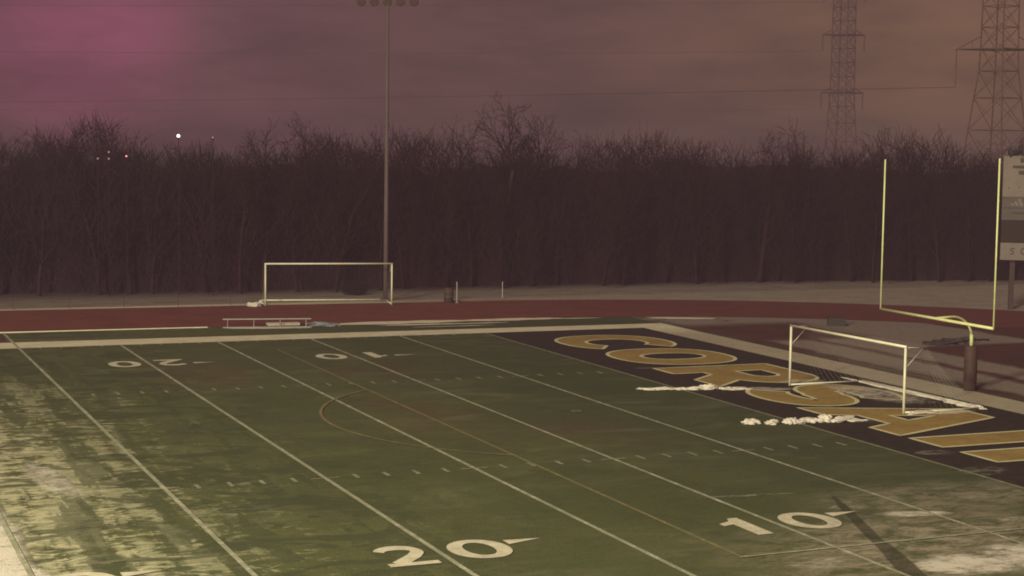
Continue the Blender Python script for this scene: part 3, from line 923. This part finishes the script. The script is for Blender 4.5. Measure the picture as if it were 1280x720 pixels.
# the close-grown core of the wood
gx, gd = np.arange(-60, 112, .6), np.concatenate([np.arange(0, 6, .5), np.arange(6, 40, 2.)])
G = []
for i, d_ in enumerate(gd):
    yy = wood_front(gx)+2.2+d_
    prof_ = np.clip(d_/4.0, 0, 1)**.6
    hh = (6.6+.7*np.sin(gx*.31)+.55*np.sin(gx*.83+1)+.4*np.sin(gx*2.1)+rng.normal(0, .2, len(gx)))*prof_-.3
    G.append(np.stack([gx+rng.normal(0, .15, len(gx)), yy+rng.normal(0, .2, len(gx)), hh], 1))
G = np.array(G, np.float32); ni, nj = G.shape[:2]
idx = np.arange(ni*nj).reshape(ni, nj)
F = np.stack([idx[:-1, :-1], idx[:-1, 1:], idx[1:, 1:], idx[1:, :-1]], -1).reshape(-1, 4)
push(G.reshape(-1, 3), F)
wood = np_mesh('wood', np.concatenate(VV), np.concatenate(FF), M_bark)
tag(wood, 'dense dark wood of bare trees beyond the track', 'wood', kind='stuff')
print('wood trees', trees, 'faces', sum(len(f) for f in FF))
# dark shrub in front of the wood
r_ = random.Random(5); S = []
for i in range(420):
    a = r_.uniform(0, 6.28); rr = r_.random()**.5; p = Vector((math.cos(a)*rr*.8, math.sin(a)*rr*.5, r_.random()*.5))
    q = p+Vector((r_.gauss(0, .25), r_.gauss(0, .2), r_.uniform(.1, .5))); S.append([*p, *q, .02, .012])
sh = np_mesh('shrub', *seg_mesh(np.array(S, np.float32), 3, .014), M_bark); sh.location = (.2, 22.3, 0)
tag(sh, 'low dark shrub seen through the far soccer goal', 'shrub')

# ------------------------------------------------------------------ night haze over the place
hz = MB().box(20, 5, 30, 560, 310, 60.4).build('haze', None)
hm = bpy.data.materials.new('night_haze'); hm.use_nodes = True; ht = hm.node_tree; ht.nodes.clear()
ho_ = ht.nodes.new('ShaderNodeOutputMaterial'); he = ht.nodes.new('ShaderNodeEmission')
he.inputs[0].default_value = (1, .60, .66, 1); he.inputs[1].default_value = .00024  # haze glows by itself, in place of scattered light, lifting dark tones
ht.links.new(he.outputs[0], ho_.inputs['Volume']); hz.data.materials.append(hm)
tag(hz, kind='structure')

# ------------------------------------------------------------------ camera
cam = bpy.data.cameras.new('camera'); co = bpy.data.objects.new('camera', cam); col.objects.link(co)
cam.sensor_fit = 'HORIZONTAL'; cam.sensor_width = 36; cam.lens = 2112.9/1280*36
cam.clip_start = .5; cam.clip_end = 5000
r = Vector((.92161631, -.38786563, .01355117)); u = Vector((.02025735, .08294417, .99634828)); f = Vector((.38757324, .91797632, -.08429983))
co.matrix_world = Matrix(((r.x, u.x, -f.x, CAMP.x), (r.y, u.y, -f.y, CAMP.y), (r.z, u.z, -f.z, CAMP.z), (0, 0, 0, 1)))
scene.camera = co

# ------------------------------------------------------------------ light
sd = Vector((.62, .55, -.56)).normalized()
sun = bpy.data.lights.new('sun', 'SUN'); sun.energy = 1.2; sun.angle = R(8); sun.color = (1, .89, .66)
so = bpy.data.objects.new('sun', sun); col.objects.link(so); so.rotation_euler = sd.to_track_quat('-Z', 'Y').to_euler()
# the lit floodlight of the near stand, left of the camera, whose pool of light falls across the left of the field
fl = bpy.data.lights.new('stand_floodlight', 'POINT'); fl.energy = 230000; fl.shadow_soft_size = 2.0; fl.color = (1, .90, .60)
fo = bpy.data.objects.new('stand_floodlight', fl); col.objects.link(fo); fo.location = (-62, -72, 24)

w = bpy.data.worlds.new('World'); scene.world = w; w.use_nodes = True
t = w.node_tree; t.nodes.clear()
out_ = t.nodes.new('ShaderNodeOutputWorld'); bg = t.nodes.new('ShaderNodeBackground'); t.links.new(bg.outputs[0], out_.inputs[0])
sky = t.nodes.new('ShaderNodeTexSky'); sky.sky_type = 'NISHITA'; sky.sun_disc = False
sky.sun_elevation = math.asin(-sd.z); sky.sun_rotation = math.atan2(-sd.x, -sd.y)
tc = t.nodes.new('ShaderNodeTexCoord')
def wm(op, a, b=0.):
    n = t.nodes.new('ShaderNodeMath'); n.operation = op
    for i, v in enumerate((a, b)):
        if hasattr(v, 'is_output'): t.links.new(v, n.inputs[i])
        else: n.inputs[i].default_value = v
    return n.outputs[0]
def wdot(v):
    n = t.nodes.new('ShaderNodeVectorMath'); n.operation = 'DOT_PRODUCT'
    t.links.new(tc.outputs['Generated'], n.inputs[0]); n.inputs[1].default_value = v; return n.outputs['Value']
def wsm(x, a, b, lo=0., hi=1.):
    n = t.nodes.new('ShaderNodeMapRange'); n.interpolation_type = 'SMOOTHSTEP'
    t.links.new(x, n.inputs[0])
    for i, v in enumerate((a, b, lo, hi)): n.inputs[i+1].default_value = v
    return n.outputs[0]
def wmix(fac, a, b, mode='MIX'):
    n = t.nodes.new('ShaderNodeMix'); n.data_type = 'RGBA'; n.blend_type = mode
    for s_, v in ((n.inputs[0], fac), (n.inputs[6], a), (n.inputs[7], b)):
        if hasattr(v, 'is_output'): t.links.new(v, s_)
        elif isinstance(v, tuple): s_.default_value = v+(1.,)
        else: s_.default_value = v
    return n.outputs[2]
side = wdot((.922, -.388, 0)); up = wdot((0, 0, 1))
c1 = wmix(wsm(side, -.30, .02), (.072, .031, .030), (.064, .029, .022))
c1 = wmix(wsm(side, 0, .26), c1, (.092, .046, .017))
# duller band over the wood
c1 = wmix(wsm(up, .055, -.01, 0, .75), c1, (.040, .022, .018))
# pink lens flare painted into the sky high at the left
pk = Vector((-.262, 0, 0)); pd = (Vector((.38757324, .91797632, -.08429983))+r*((90-640)/2112.9)+u*((360-10)/2112.9)).normalized()
g_ = wsm(wdot(tuple(pd)), .9962, 1.0)
gw = wsm(wdot(tuple(pd)), .975, 1.0)
c1 = wmix(wm('MULTIPLY', gw, .22), c1, (.115, .030, .058))
c1 = wmix(wm('MULTIPLY', wm('POWER', g_, 1.1), .55), c1, (.200, .040, .090))
# low cloud, stretched along the horizon
mp = t.nodes.new('ShaderNodeMapping'); t.links.new(tc.outputs['Generated'], mp.inputs[0]); mp.inputs[3].default_value = (7, 7, 26)
nz = t.nodes.new('ShaderNodeTexNoise'); t.links.new(mp.outputs[0], nz.inputs['Vector']); nz.inputs['Scale'].default_value = 1; nz.inputs['Detail'].default_value = 5
nz.inputs['Roughness'].default_value = .55
cl = wsm(nz.outputs['Fac'], .32, .70, .70, 1.28)
cmb = t.nodes.new('ShaderNodeCombineXYZ')
for i in range(3): t.links.new(cl, cmb.inputs[i])
c1 = wmix(1., c1, cmb.outputs[0], 'MULTIPLY')
# scale the physical sky down to night and let the cloud layer cover it
skd = wmix(1., sky.outputs[0], (.05, .05, .05), 'MULTIPLY')
c1 = wmix(.985, skd, c1)
t.links.new(c1, bg.inputs[0]); bg.inputs[1].default_value = 1.0

scene.render.engine = 'CYCLES'
scene.view_settings.view_transform = 'Standard'; scene.view_settings.look = 'None'
scene.view_settings.exposure = 0; scene.view_settings.gamma = 1
try: scene.cycles.filter_width = 1.9
except Exception: pass
scene.render.resolution_x = 1024; scene.render.resolution_y = 576
